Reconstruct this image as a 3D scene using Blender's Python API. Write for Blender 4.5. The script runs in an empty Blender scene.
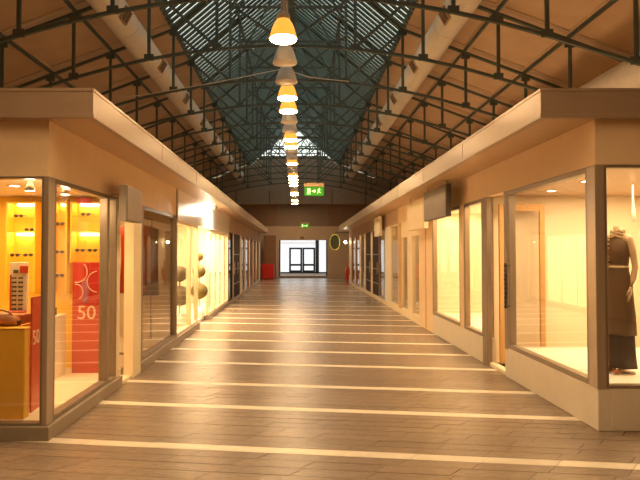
import bpy, bmesh, math, random
from mathutils import Vector, Matrix
random.seed(7)
S = bpy.context.scene
C = S.collection

# ------------------------------------------------------------------ camera
cam = bpy.data.cameras.new('camera')
cam.sensor_width = 36.0
cam.lens = 560.0 / 640.0 * 36.0
cam.shift_x = 21.5 / 640.0
cam.clip_end = 300
camo = bpy.data.objects.new('camera', cam)
C.objects.link(camo)
camo.location = (0, 0, 1.6)
camo.rotation_euler = (math.radians(90) + math.atan(13.5 / 560.0), 0, 0)
S.camera = camo

# ------------------------------------------------------------------ sky, exposure
w = bpy.data.worlds.new('sky')
S.world = w
w.use_nodes = True
w.node_tree.nodes['Background'].inputs[0].default_value = (0.90, 1.0, 0.90, 1)
w.node_tree.nodes['Background'].inputs[1].default_value = 1.1
S.view_settings.view_transform = 'Standard'
S.view_settings.look = 'None'
S.view_settings.gamma = 1.0
S.view_settings.exposure = 0.55
S.view_settings.use_curve_mapping = False
WARM = (1.0, 0.60, 0.25)
LAMP_SHADE = 9.0
LAMP_RIM = 64.0
SHOP = 0.62

# ------------------------------------------------------------------ materials
MATS = {}
def mat(name, col, rough=0.5, metal=0.0, var=0.06, scale=6.0, bump=0.0, emit=None, es=0.0, spec=0.5, stretch=None, island=0.0):
    if name in MATS:
        return MATS[name]
    m = bpy.data.materials.new(name); m.use_nodes = True
    nt = m.node_tree; N = nt.nodes; L = nt.links
    b = N['Principled BSDF']
    b.inputs['Roughness'].default_value = rough
    b.inputs['Metallic'].default_value = metal
    b.inputs['Specular IOR Level'].default_value = spec
    tc = N.new('ShaderNodeTexCoord'); mp = N.new('ShaderNodeMapping')
    L.new(tc.outputs['Object'], mp.inputs[0])
    if stretch: mp.inputs['Scale'].default_value = stretch
    no = N.new('ShaderNodeTexNoise'); no.inputs['Scale'].default_value = scale; no.inputs['Detail'].default_value = 5
    L.new(mp.outputs[0], no.inputs['Vector'])
    rp = N.new('ShaderNodeMix'); rp.data_type = 'RGBA'
    rp.inputs[6].default_value = tuple(max(0, c * (1 - var * 2)) for c in col) + (1,)
    rp.inputs[7].default_value = tuple(min(1, c * (1 + var * 2)) for c in col) + (1,)
    L.new(no.outputs['Fac'], rp.inputs[0])
    out = rp.outputs[2]
    if island:
        oi = N.new('ShaderNodeObjectInfo'); ge = N.new('ShaderNodeNewGeometry')
        ad = N.new('ShaderNodeMath'); ad.operation = 'ADD'
        L.new(oi.outputs['Random'], ad.inputs[0]); L.new(ge.outputs['Random Per Island'], ad.inputs[1])
        fr = N.new('ShaderNodeMath'); fr.operation = 'FRACT'; L.new(ad.outputs[0], fr.inputs[0])
        mr = N.new('ShaderNodeMapRange'); mr.inputs[3].default_value = 1 - island; mr.inputs[4].default_value = 1 + island
        L.new(fr.outputs[0], mr.inputs[0])
        mu = N.new('ShaderNodeVectorMath'); mu.operation = 'SCALE'
        L.new(out, mu.inputs[0]); L.new(mr.outputs[0], mu.inputs['Scale'])
        out = mu.outputs[0]
    L.new(out, b.inputs['Base Color'])
    if bump:
        bp = N.new('ShaderNodeBump'); bp.inputs['Strength'].default_value = bump; bp.inputs['Distance'].default_value = 0.02
        L.new(no.outputs['Fac'], bp.inputs['Height']); L.new(bp.outputs[0], b.inputs['Normal'])
    if emit:
        b.inputs['Emission Color'].default_value = tuple(emit) + (1,)
        b.inputs['Emission Strength'].default_value = es
    MATS[name] = m
    return m

def glass(name, refl=1.0, tint=(1, 1, 1), base=0.03):
    m = bpy.data.materials.new(name); m.use_nodes = True
    nt = m.node_tree; N = nt.nodes; L = nt.links
    N.remove(N['Principled BSDF'])
    out = N['Material Output']
    t = N.new('ShaderNodeBsdfTransparent'); t.inputs[0].default_value = tuple(tint) + (1,)
    g = N.new('ShaderNodeBsdfGlossy'); g.inputs['Roughness'].default_value = 0.015
    ge = N.new('ShaderNodeNewGeometry')
    dt = N.new('ShaderNodeVectorMath'); dt.operation = 'DOT_PRODUCT'
    L.new(ge.outputs['Normal'], dt.inputs[0]); L.new(ge.outputs['Incoming'], dt.inputs[1])
    ab = N.new('ShaderNodeMath'); ab.operation = 'ABSOLUTE'; L.new(dt.outputs['Value'], ab.inputs[0])
    om = N.new('ShaderNodeMath'); om.operation = 'SUBTRACT'; om.inputs[0].default_value = 1.0; L.new(ab.outputs[0], om.inputs[1])
    pw = N.new('ShaderNodeMath'); pw.operation = 'POWER'; pw.inputs[1].default_value = 5.0; L.new(om.outputs[0], pw.inputs[0])
    mu = N.new('ShaderNodeMath'); mu.operation = 'MULTIPLY_ADD'
    mu.inputs[1].default_value = refl; mu.inputs[2].default_value = base; mu.use_clamp = True
    L.new(pw.outputs[0], mu.inputs[0])
    mx = N.new('ShaderNodeMixShader')
    L.new(mu.outputs[0], mx.inputs[0]); L.new(t.outputs[0], mx.inputs[1]); L.new(g.outputs[0], mx.inputs[2])
    L.new(mx.outputs[0], out.inputs[0])
    MATS[name] = m
    return m

PAVER = mat('paver', (0.285, 0.21, 0.155), 0.23, var=0.16, scale=9, bump=0.6, island=0.07, stretch=(1, 3, 1))
STRIPE = mat('pale_stone', (0.80, 0.71, 0.59), 0.38, var=0.08, scale=9, bump=0.15, island=0.06)
SCREED = mat('screed', (0.25, 0.17, 0.115), 0.6, var=0.1)
STEEL = mat('green_steel', (0.095, 0.122, 0.105), 0.5, var=0.15, scale=4)
TEAL = mat('teal_slat', (0.085, 0.125, 0.105), 0.55, var=0.12, scale=3)
TAN = mat('tan_board', (0.66, 0.46, 0.285), 0.6, var=0.08, scale=2.5)
BATTEN = mat('batten_wood', (0.50, 0.33, 0.19), 0.55, var=0.08)
DUCT = mat('duct_fabric', (0.86, 0.79, 0.68), 0.45, var=0.06, scale=5)
GRILLE = mat('grille_brown', (0.16, 0.09, 0.05), 0.5)
FASCIA = mat('fascia_metal', (0.40, 0.29, 0.215), 0.28, metal=0.15, var=0.06, scale=3, stretch=(1, .2, 4))
SOFFIT = mat('soffit_paint', (0.55, 0.37, 0.225), 0.35, var=0.04)
HEADER = mat('header_paint', (0.86, 0.64, 0.41), 0.5, var=0.03)
HEADW = mat('white_panel', (0.86, 0.80, 0.70), 0.25, var=0.02)
ALU = mat('brushed_aluminium', (0.29, 0.225, 0.165), 0.35, metal=0.35, var=0.08, scale=5, stretch=(8, 8, .4))
ALU2 = mat('corner_aluminium', (0.44, 0.35, 0.27), 0.3, metal=0.3, var=0.08, scale=5, stretch=(8, 8, .4))
DARKPL = mat('dark_plinth', (0.30, 0.24, 0.18), 0.45, var=0.06)
WHITEPL = mat('white_plinth', (0.74, 0.66, 0.55), 0.45, var=0.04)
YELLOW = mat('yellow_wall', (0.85, 0.50, 0.035), 0.5, var=0.03)
YELLOWC = mat('yellow_counter', (0.80, 0.42, 0.03), 0.4, var=0.05)
CREAM = mat('cream_wall', (0.84, 0.73, 0.54), 0.6, var=0.03)
CREAMF = mat('cream_frame', (0.84, 0.70, 0.48), 0.45, var=0.04)
WHITE = mat('white_paint', (0.88, 0.84, 0.76), 0.5, var=0.02)
ORANGE = mat('terracotta_wall', (0.42, 0.17, 0.06), 0.6, var=0.06)
RED = mat('red_print', (0.48, 0.02, 0.012), 0.4, var=0.04)
REDO = mat('orange_red_print', (0.58, 0.065, 0.015), 0.4, var=0.04)
REDBOX = mat('red_box', (0.75, 0.02, 0.01), 0.4, var=0.03, emit=(0.8, 0.01, 0.01), es=0.0)
MAUVE = mat('mauve_print', (0.38, 0.10, 0.16), 0.5)
PINK = mat('pale_print', (0.86, 0.62, 0.42), 0.5)
BROWN = mat('brown_wood', (0.27, 0.14, 0.07), 0.45, var=0.15, scale=3, stretch=(6, 6, .6))
DARKDOOR = mat('dark_door', (0.05, 0.028, 0.016), 0.65, var=0.15, spec=0.2)
WOOD = mat('oak_wood', (0.58, 0.34, 0.12), 0.45, var=0.12, scale=4, stretch=(8, 8, .6))
BLACK = mat('black_frame', (0.012, 0.011, 0.011), 0.4)
GREY = mat('grey_sign', (0.27, 0.225, 0.195), 0.4, var=0.05)
DGREY = mat('dark_sign_edge', (0.06, 0.05, 0.045), 0.4)
PINKSIGN = mat('pinkish_grey_sign', (0.30, 0.235, 0.20), 0.4, var=0.05)
ENDW = mat('end_wall_paint', (0.60, 0.43, 0.30), 0.6, var=0.05)
ENDB = mat('end_board_brown', (0.27, 0.175, 0.115), 0.55, var=0.1)
CONC = mat('end_beam', (0.42, 0.33, 0.25), 0.6, var=0.08)
LAMPG = mat('lamp_housing', (0.76, 0.66, 0.56), 0.4, var=0.04)
SHADEOFF = mat('unlit_shade', (0.92, 0.88, 0.82), 0.4, var=0.04)
SHADEON = mat('lit_shade', (0.8, 0.40, 0.08), 0.4, emit=(1.0, 0.40, 0.045), es=0.85)
RIM = mat('lit_diffuser', (1, .9, .7), 0.4, emit=(1.0, 0.66, 0.32), es=LAMP_RIM)
GREEN = mat('exit_green', (0.02, 0.25, 0.02), 0.4, emit=(0.035, 0.23, 0.005), es=0.7)
EXITW = mat('exit_white', (0.8, 0.9, 0.6), 0.4, emit=(0.75, 0.95, 0.35), es=0.8)
BULB = mat('warm_bulb', (1, .9, .7), 0.4, emit=(1.0, 0.80, 0.5), es=25.0)
STRIPL = mat('niche_lamp', (1, .9, .7), 0.4, emit=(1.0, 0.82, 0.45), es=22.0)
LIGHTBOX = mat('lit_sign_face', (1, 1, .95), 0.4, emit=(1.0, 0.86, 0.66), es=9.0)
CHROME = mat('spot_metal', (0.45, 0.36, 0.28), 0.3, metal=0.7)
OLIVE = mat('olive_moss', (0.13, 0.095, 0.015), 0.8, var=0.3, scale=60, bump=0.8)
MOSSG = mat('grey_moss', (0.19, 0.15, 0.085), 0.8, var=0.3, scale=60, bump=0.8)
LEATHER = mat('tan_leather', (0.40, 0.15, 0.05), 0.45, var=0.15, scale=20, bump=0.2)
DARK = mat('dark_plastic', (0.035, 0.025, 0.02), 0.3)
SKIN = mat('mannequin_skin', (0.62, 0.44, 0.27), 0.4)
DRESS = mat('brown_dress', (0.13, 0.07, 0.032), 0.6, var=0.15, scale=14, stretch=(3, 3, .5), bump=0.2)
DRESSD = mat('dark_skirt', (0.04, 0.022, 0.013), 0.6, var=0.15, scale=14, stretch=(3, 3, .5), bump=0.2)
RUFF = mat('patterned_ruffle', (0.38, 0.26, 0.14), 0.6, var=0.5, scale=40)
SIGNG = mat('dark_green_sign', (0.07, 0.085, 0.055), 0.4)
SIGNY = mat('yellow_rim', (0.75, 0.65, 0.08), 0.4, emit=(0.8, .7, .1), es=0.25)
FROST = mat('frosted_daylight', (0.8, 0.82, 0.82), 0.6, emit=(0.9, 0.97, 1.0), es=0.5)
CABLE = mat('white_cable', (0.75, 0.68, 0.58), 0.4)
GLASS = glass('shop_glass', 0.93, base=0.06)
GLASSM = glass('reflective_shop_glass', 1.0, tint=(.9, .86, .8), base=0.10)
GLASSC = glass('clear_glass', 0.9, base=0.03)

# ------------------------------------------------------------------ helpers
def link(o, parent=None):
    C.objects.link(o)
    if parent is not None:
        o.parent = parent
    return o

def tag(o, label=None, cat=None, group=None, kind=None):
    if label: o['label'] = label
    if cat: o['category'] = cat
    if group: o['group'] = group
    if kind: o['kind'] = kind
    return o

def empty(name, loc=(0, 0, 0)):
    o = bpy.data.objects.new(name, None)
    o.location = loc
    return link(o)

def thing(name, label, cat, loc=(0, 0, 0), group=None):
    return tag(empty(name, loc), label, cat, group)

def structure(name, loc=(0, 0, 0)):
    return tag(empty(name, loc), kind='structure')

def wloc(p):
    v = Vector((0, 0, 0))
    while p is not None:
        v += p.location; p = p.parent
    return v

def mesh_obj(name, bm, m, parent=None, loc=(0, 0, 0), smooth=False):
    me = bpy.data.meshes.new(name)
    bmesh.ops.recalc_face_normals(bm, faces=bm.faces[:])
    bm.to_mesh(me); bm.free()
    me.materials.append(m)
    if smooth:
        for p in me.polygons: p.use_smooth = True
    o = bpy.data.objects.new(name, me)
    o.location = Vector(loc) - (wloc(parent) if parent else Vector((0, 0, 0)))
    return link(o, parent)

def add_box(bm, x0, x1, y0, y1, z0, z1):
    vs = [bm.verts.new(p) for p in ((x0, y0, z0), (x1, y0, z0), (x1, y1, z0), (x0, y1, z0), (x0, y0, z1), (x1, y0, z1), (x1, y1, z1), (x0, y1, z1))]
    for f in ((0, 3, 2, 1), (4, 5, 6, 7), (0, 1, 5, 4), (1, 2, 6, 5), (2, 3, 7, 6), (3, 0, 4, 7)):
        bm.faces.new([vs[i] for i in f])
    return vs

def box(name, x0, x1, y0, y1, z0, z1, m, parent=None, bev=0.004):
    """world-space box, one mesh, origin at its own base centre"""
    x0, x1 = min(x0, x1), max(x0, x1); y0, y1 = min(y0, y1), max(y0, y1); z0, z1 = min(z0, z1), max(z0, z1)
    c = Vector(((x0 + x1) / 2, (y0 + y1) / 2, z0))
    bm = bmesh.new()
    add_box(bm, x0 - c.x, x1 - c.x, y0 - c.y, y1 - c.y, 0, z1 - z0)
    if bev and min(x1 - x0, y1 - y0, z1 - z0) > 3 * bev:
        bmesh.ops.bevel(bm, geom=bm.edges[:], offset=bev, segments=1, affect='EDGES')
    return mesh_obj(name, bm, m, parent, c)

def add_bar(bm, p0, p1, w, h, up=(0, 1, 0)):
    p0 = Vector(p0); p1 = Vector(p1); d = (p1 - p0); L = d.length; d.normalize()
    a = Vector(up); s = d.cross(a)
    if s.length < 1e-4: s = d.cross(Vector((1, 0, 0)))
    s.normalize(); u = s.cross(d).normalized()
    vs = []
    for q in (p0, p1):
        for i, j in ((-1, -1), (1, -1), (1, 1), (-1, 1)):
            vs.append(bm.verts.new(q + s * (i * w / 2) + u * (j * h / 2)))
    for f in ((0, 1, 2, 3), (7, 6, 5, 4), (0, 4, 5, 1), (1, 5, 6, 2), (2, 6, 7, 3), (3, 7, 4, 0)):
        bm.faces.new([vs[i] for i in f])

def add_lathe(bm, prof, n=24, c=(0, 0, 0), cap=True):
    rings = []
    for r, z in prof:
        rings.append([bm.verts.new((c[0] + r * math.cos(2 * math.pi * k / n), c[1] + r * math.sin(2 * math.pi * k / n), c[2] + z)) for k in range(n)])
    for a, b in zip(rings, rings[1:]):
        for k in range(n):
            bm.faces.new((a[k], a[(k + 1) % n], b[(k + 1) % n], b[k]))
    if cap:
        bm.faces.new(rings[0][::-1]); bm.faces.new(rings[-1])

def lathe(name, prof, m, parent=None, loc=(0, 0, 0), n=24, cap=True, smooth=True):
    bm = bmesh.new(); add_lathe(bm, prof, n, cap=cap)
    return mesh_obj(name, bm, m, parent, loc, smooth)

def add_tube(bm, pts, rads, n=10, flat=1.0):
    pts = [Vector(p) for p in pts]
    if not hasattr(rads, '__len__'): rads = [rads] * len(pts)
    rings = []
    for i, p in enumerate(pts):
        d = (pts[min(i + 1, len(pts) - 1)] - pts[max(i - 1, 0)]).normalized()
        a = Vector((0, 0, 1)) if abs(d.z) < 0.9 else Vector((1, 0, 0))
        s = d.cross(a).normalized(); u = s.cross(d).normalized()
        rings.append([bm.verts.new(p + (s * math.cos(2 * math.pi * k / n) + u * math.sin(2 * math.pi * k / n) * flat) * rads[i]) for k in range(n)])
    for a, b in zip(rings, rings[1:]):
        for k in range(n):
            bm.faces.new((a[k], a[(k + 1) % n], b[(k + 1) % n], b[k]))
    bm.faces.new(rings[0][::-1]); bm.faces.new(rings[-1])

def tube(name, pts, rads, m, parent=None, loc=(0, 0, 0), n=10, smooth=True):
    bm = bmesh.new(); add_tube(bm, pts, rads, n)
    return mesh_obj(name, bm, m, parent, loc, smooth)

def ico(name, r, m, parent, loc, sub=3, sc=(1, 1, 1)):
    bm = bmesh.new(); bmesh.ops.create_icosphere(bm, subdivisions=sub, radius=r)
    for v in bm.verts: v.co = Vector((v.co.x * sc[0], v.co.y * sc[1], v.co.z * sc[2]))
    return mesh_obj(name, bm, m, parent, loc, True)

def text(name, body, size, m, parent, loc, rot, ext=0.002, align='CENTER'):
    cu = bpy.data.curves.new(name, 'FONT'); cu.body = body; cu.size = size; cu.extrude = ext; cu.align_x = align; cu.align_y = 'CENTER'
    t = bpy.data.objects.new(name, cu); C.objects.link(t)
    bpy.context.view_layer.update()
    me = bpy.data.meshes.new_from_object(t.evaluated_get(bpy.context.evaluated_depsgraph_get()))
    bpy.data.objects.remove(t)
    me.materials.clear(); me.materials.append(m)
    o = bpy.data.objects.new(name, me)
    o.location = Vector(loc) - (wloc(parent) if parent else Vector((0, 0, 0))); o.rotation_euler = rot
    return link(o, parent)

def dup(root, loc, label=None, group=None, rotz=None):
    r = root.copy(); C.objects.link(r); r.location = loc
    if rotz is not None: r.rotation_euler = (0, 0, rotz)
    if label: r['label'] = label
    if group: r['group'] = group
    for ch in root.children:
        c = ch.copy(); C.objects.link(c); c.parent = r
        for g in ch.children:
            d = g.copy(); C.objects.link(d); d.parent = c
    return r

def area(name, loc, size, power, col=WARM, rot=(0, 0, 0), sy=None):
    l = bpy.data.lights.new(name, 'AREA'); l.energy = power; l.color = col
    l.size = size
    if sy: l.shape = 'RECTANGLE'; l.size_y = sy
    o = bpy.data.objects.new(name, l); o.location = loc; o.rotation_euler = rot
    return link(o)

def point(name, loc, power, col=WARM, r=0.05):
    l = bpy.data.lights.new(name, 'POINT'); l.energy = power; l.color = col; l.shadow_soft_size = r
    o = bpy.data.objects.new(name, l); o.location = loc
    return link(o)

XL, XR = -2.17, 2.70          # shop fronts
FL, FR = -1.73, 2.16          # canopy edges
YL, YR = 4.85, 5.08           # near corners of the two shop rows
YE = 37.0                     # end wall
XC = -0.27                    # roof axis

# ================================================================== FLOOR
floor = structure('floor')
box('screed', -9.5, 9.5, -8, 60, -0.2, -0.006, SCREED, floor, bev=0)
box('near_slab', -9.5, 9.5, -8, 3.30, -0.006, 0.0, PAVER, floor, bev=0)
SL = -0.127          # slant of the courses
SK = 0.8             # skew of the end joints
stripes = [3.42, 4.57, 5.80, 6.81, 8.09, 9.19, 10.24, 11.43, 12.71, 13.74, 14.80, 16.0, 17.2, 18.9, 21.4, 24.3, 28.0, 31.0, 34.5, 37.8]
def paver_mesh(bm, L, W, cx=0, cy=0, z=0.0):
    g = 0.0010
    b = []
    for (u, v, zz, ins) in [(0, 0, -0.008, 0), (1, 0, -0.008, 0), (1, 1, -0.008, 0), (0, 1, -0.008, 0), (0, 0, z, 1), (1, 0, z, 1), (1, 1, z, 1), (0, 1, z, 1)]:
        i = g + ins * 0.0014
        lx = -L / 2 + i + u * (L - 2 * i); ly = -W / 2 + i + v * (W - 2 * i)
        b.append(bm.verts.new((cx + lx + SK * ly, cy + ly + SL * (lx + SK * ly), zz)))
    for f in ((4, 5, 6, 7), (0, 1, 5, 4), (1, 2, 6, 5), (2, 3, 7, 6), (3, 0, 4, 7)):
        bm.faces.new([b[i] for i in f])
cache = {}
def paver_piece(name, L, W, m, x, y):
    k = (name, round(L, 3), round(W, 3))
    if k not in cache:
        bm = bmesh.new(); paver_mesh(bm, L, W)
        me = bpy.data.meshes.new(name); bm.to_mesh(me); bm.free(); me.materials.append(m); cache[k] = me
    o = bpy.data.objects.new(name, cache[k]); o.location = (x, y, random.uniform(-0.0012, 0.0012))
    link(o, floor)
PL, PW = 0.54, 0.13
rest = bmesh.new(); restS = bmesh.new()
npv = 0
for i in range(len(stripes) - 1):
    y0, y1 = stripes[i], stripes[i + 1]
    nc = max(1, round((y1 - y0 - PW) / 0.146)); cw = (y1 - y0 - PW) / nc
    courses = [(y0, PW, True)] + [(y0 + PW / 2 + cw * (k + .5), cw, False) for k in range(nc)]
    for (yc, wd, isS) in courses:
        near = yc < 5.6
        xa, xb = (-3.6, 4.4) if yc < 5.0 else (-2.5, 3.1)
        off = random.uniform(0, PL) if not isS else 0.19
        n = int((xb - xa) / PL) + 1
        for k in range(n):
            x = xa + off + PL * (k + .5) - PL
            y = yc + SL * x
            if yc > 5.2 and (x < -2.35 or x > 3.0): continue
            vis = abs(x + .1) / max(y, .1) < 0.70 and y > 3.75
            if isS and yc < 13 and vis:
                paver_piece('stripe_slab', PL, wd, STRIPE, x, y)
            elif (not isS) and npv < 300 and vis:
                paver_piece('paver', PL, wd, PAVER, x, y); npv += 1
            else:
                paver_mesh(restS if isS else rest, PL, wd, x, y)
tag(mesh_obj('paving', rest, PAVER, floor), kind='stuff')
tag(mesh_obj('stripe_paving', restS, STRIPE, floor), kind='stuff')

# ================================================================== ROOF
def ztop(d): return 8.55 - 0.375 * d
def zlow(d): return 6.10 - 0.0333 * d * d if d < 4.6 else 5.395 - 0.31 * (d - 4.6)
DE = 2.97
def zcen(d): return ztop(DE) + 0.85 * (DE - d)
DW = 7.9
TS = 2.369
TY = [12.03 + TS * k for k in range(-1, 11)]
R0, R1 = TY[0] - TS, YE

def make_truss(y):
    t = thing('roof_truss', 'dark green steel roof truss with bowed bottom chord under the pitched roof', 'roof truss', (XC, y, 0), 'roof trusses')
    bm = bmesh.new()
    ds = [-DW, -6.15, -4.6, -3.8, -2.97, -2.2, -1.5, -.75, 0, .75, 1.5, 2.2, 2.97, 3.8, 4.6, 6.15, DW]
    prev = None
    for d in ds:
        z = zlow(abs(d)); r = [bm.verts.new((d, a, z + b)) for a, b in ((-.03, -.03), (.03, -.03), (.03, .03), (-.03, .03))]
        if prev:
            for k in range(4): bm.faces.new((prev[k], prev[(k + 1) % 4], r[(k + 1) % 4], r[k]))
        else: bm.faces.new(r)
        prev = r
    bm.faces.new(prev)
    mesh_obj('bottom_chord', bm, STEEL, t, (XC, y, 0))
    for s in (-1, 1):
        bm = bmesh.new(); add_bar(bm, (s * DW, 0, ztop(DW) - .03), (s * DE, 0, ztop(DE) - .03), .06, .075); mesh_obj('top_chord', bm, STEEL, t, (XC, y, 0))
        bm = bmesh.new(); add_bar(bm, (s * DE, 0, ztop(DE) - .03), (0, 0, zcen(0) - .08), .06, .075); mesh_obj('upper_rafter', bm, STEEL, t, (XC, y, 0))
        for d in (1.5, DE, 4.6, 6.15):
            zt = ztop(d) if d >= DE else zcen(d) - .1
            bm = bmesh.new(); add_bar(bm, (s * d, 0, zlow(d)), (s * d, 0, zt - .03), .065, .05); mesh_obj('vertical', bm, STEEL, t, (XC, y, 0))
            bm = bmesh.new(); add_box(bm, s * d - .10, s * d + .10, -.02, .02, zlow(d) - .03, zlow(d) + .11); mesh_obj('gusset', bm, STEEL, t, (XC, y, 0))
            if d >= DE:
                bm = bmesh.new(); add_box(bm, s * d - .11, s * d + .11, -.02, .02, ztop(d) - .18, ztop(d) - .02); mesh_obj('gusset', bm, STEEL, t, (XC, y, 0))
        bm = bmesh.new(); add_bar(bm, (s * DE, 0, ztop(DE) - .05), (s * 1.5, 0, zlow(1.5) + .04), .06, .05); mesh_obj('diagonal', bm, STEEL, t, (XC, y, 0))
        bm = bmesh.new(); add_bar(bm, (s * 1.5, 0, zlow(1.5) + 1.5), (s * .45, 0, zcen(.45) - .12), .05, .05); mesh_obj('knee_brace', bm, STEEL, t, (XC, y, 0))
        bm = bmesh.new(); add_bar(bm, (s * 1.5, 0, zlow(1.5) + 1.2), (0, 0, zlow(0) + .04), .045, .045); mesh_obj('diagonal', bm, STEEL, t, (XC, y, 0))
    bm = bmesh.new(); add_bar(bm, (-1.5, 0, 8.0), (1.5, 0, 8.0), .05, .07); mesh_obj('collar_tie', bm, STEEL, t, (XC, y, 0))
    return t
tr = make_truss(TY[0])
for y in TY[1:]:
    dup(tr, (XC, y, 0))

ceil = structure('ceiling')
# ceiling boards of the aisles, one per bay and purlin field
fields = [(DE, 4.6), (4.6, 6.15), (6.15, DW + .3)]
pcache = {}
for s in (-1, 1):
    for fi, (d0, d1) in enumerate(fields):
        bm = bmesh.new()
        nx, nz = s * 0.351, 0.936
        def slab(u0, u1, v0, v1, t0, t1):
            vs = []
            for tt in (t0, t1):
                for (d, yy) in ((u0, v0), (u1, v0), (u1, v1), (u0, v1)):
                    vs.append(bm.verts.new((s * d + s * .35 * tt, yy, ztop(d) + .94 * tt)))
            for f in ((0, 3, 2, 1), (4, 5, 6, 7), (0, 1, 5, 4), (1, 2, 6, 5), (2, 3, 7, 6), (3, 0, 4, 7)):
                bm.faces.new([vs[i] for i in f])
        a, b = .012, TS - .012
        slab(d0 + .01, d1 - .01, a, b, .13, .16)
        slab(d0 + .01, d0 + .10, a, b, .105, .13); slab(d1 - .10, d1 - .01, a, b, .105, .13)
        slab(d0 + .10, d1 - .10, a, a + .09, .105, .13); slab(d0 + .10, d1 - .10, b - .09, b, .105, .13)
        bmesh.ops.recalc_face_normals(bm, faces=bm.faces[:])
        me = bpy.data.meshes.new('ceiling_board'); bm.to_mesh(me); bm.free(); me.materials.append(TAN)
        y = R0 - TS
        while y < YE - .3:
            o = bpy.data.objects.new('ceiling_board', me); o.location = (XC, y, 0); link(o, ceil)
            y += TS
    for d in (DE, 4.6, 6.15):
        bm = bmesh.new(); add_bar(bm, (0, R0 - TS, 0), (0, YE, 0), .045, .08, (0, 0, 1))
        mesh_obj('purlin', bm, STEEL, ceil, (XC + s * d, 0, ztop(d) + .065))
    bm = bmesh.new(); add_bar(bm, (0, R0 - TS, 0), (0, YE, 0), .06, .10, (0, 0, 1))
    mesh_obj('purlin', bm, STEEL, ceil, (XC + s * 1.5, 0, zcen(1.5) - .05))
    # slats over the middle: a gap of daylight between each pair
    bm = bmesh.new()
    PR = TS / 9; GW = .092; TH = .030
    for (d, dz) in ((0, 0),):
        p0 = Vector((s * (DE + .05), 0, zcen(DE + .05))); p1 = Vector((0, 0, zcen(0)))
        add_bar(bm, p0, p1, PR - GW, TH, (s * .65, 0, .76))
    bmesh.ops.recalc_face_normals(bm, faces=bm.faces[:])
    me = bpy.data.meshes.new('slat'); bm.to_mesh(me); bm.free(); me.materials.append(TEAL)
    y = R0
    k = 0
    while y < YE - .1:
        o = bpy.data.objects.new('slat', me); o.location = (XC, y + PR / 2, 0); link(o, ceil)
        y += PR
    # closed roof behind the viewer and the eaves
    bm = bmesh.new()
    add_bar(bm, (s * (DE + .05), (-8 + R0) / 2, zcen(DE + .05)), (0, (-8 + R0) / 2, zcen(0)), R0 + 8, .04, (s * .65, 0, .76)); mesh_obj('rear_roof_sheet', bm, TEAL, ceil, (XC, 0, 0))
    bm = bmesh.new()
    add_bar(bm, (s * (DW + .3), (-8 + R0 - TS) / 2, ztop(DW + .3) + .15), (s * DE, (-8 + R0 - TS) / 2, ztop(DE) + .15), R0 - TS + 8, .04, (s * .35, 0, .94)); mesh_obj('rear_roof_sheet', bm, TAN, ceil, (XC, 0, 0))
box('ridge_beam', XC - .16, XC + .16, R0 - TS, YE, zcen(0) - .22, zcen(0) + .02, STEEL, ceil)

# hall side and rear walls
wl = structure('wall_outer_left'); box('wall_face', -8.75, -8.45, -8, YE + .3, 0, 5.75, TAN, wl, bev=0)
wr = structure('wall_outer_right'); box('wall_face', 7.9, 8.2, -8, YE + .3, 0, 5.75, TAN, wr, bev=0)
wb = structure('wall_rear'); box('wall_face', -8.75, 8.2, -8.3, -8, 0, 10.2, CREAM, wb, bev=0)

# round ducts
for s, lab in ((-1, 'long round pale air duct hung under the ceiling over the yellow shop side'), (1, 'long round pale air duct hung under the ceiling over the mannequin shop side')):
    x = XC + s * 3.49; z = 6.55; r = .30
    t = thing('air_duct', lab, 'duct', (x, 0, 0), 'round air ducts')
    bm = bmesh.new(); add_tube(bm, [(0, 0.5 + .5 * i, 0) for i in range(72)], r, 20)
    mesh_obj('duct_tube', bm, DUCT, t, (x, 0, z), True)
    for k in range(24):
        bm = bmesh.new(); add_tube(bm, [(0, 0, 0), (0, .05, 0)], r + .008, 20); mesh_obj('seam_ring', bm, DUCT, t, (x, 5.7 + 1.25 * k, z), True)
    for k in range(9):
        y = 11.2 + 3.05 * k
        # inner side, a little below the axis
        a = math.radians(-28)
        px, pz = x - s * math.cos(a) * (r + .01), z + math.sin(a) * (r + .01)
        bm = bmesh.new()
        add_box(bm, -.02, .02, -.16, .16, -.12, .12)
        g = mesh_obj('air_grille', bm, GRILLE, t, (px, y, pz)); g.rotation_euler = (0, s * a * 1.0, 0)
        bm = bmesh.new()
        for (b0, b1, c0, c1) in ((-.18, .18, .12, .145), (-.18, .18, -.145, -.12), (-.18, -.16, -.12, .12), (.16, .18, -.12, .12), (-.008, .008, -.12, .12)):
            add_box(bm, -.026, .026, b0, b1, c0, c1)
        g2 = mesh_obj('grille_frame', bm, BATTEN, g, (px, y, pz))
t = thing('air_duct', 'short visible pale duct low behind the canopy of the mannequin shop', 'duct', (6.3, 0, 0), 'round air ducts')
bm = bmesh.new(); add_tube(bm, [(0, 6 + i, 0) for i in range(29)], .34, 20); mesh_obj('duct_tube', bm, DUCT, t, (6.3, 0, 4.93), True)

# cables
bm = bmesh.new()
pts = [(-4.6, 14.35, 5.62), (-3.9, 14.35, 5.70), (-3.05, 14.35, 5.85), (-2.2, 14.35, 6.0), (-1.35, 14.35, 6.17), (-.55, 14.35, 6.34), (-.35, 14.35, 6.35), (-.14, 14.35, 6.29), (.24, 14.35, 6.16), (.7, 14.35, 6.10), (1.3, 14.35, 6.04)]
add_tube(bm, pts, .012, 6)
tag(mesh_obj('power_cable', bm, CABLE, None, (0, 0, 0)), 'thin white cable sagging from the truss to the lamp row', 'cable')

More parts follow.
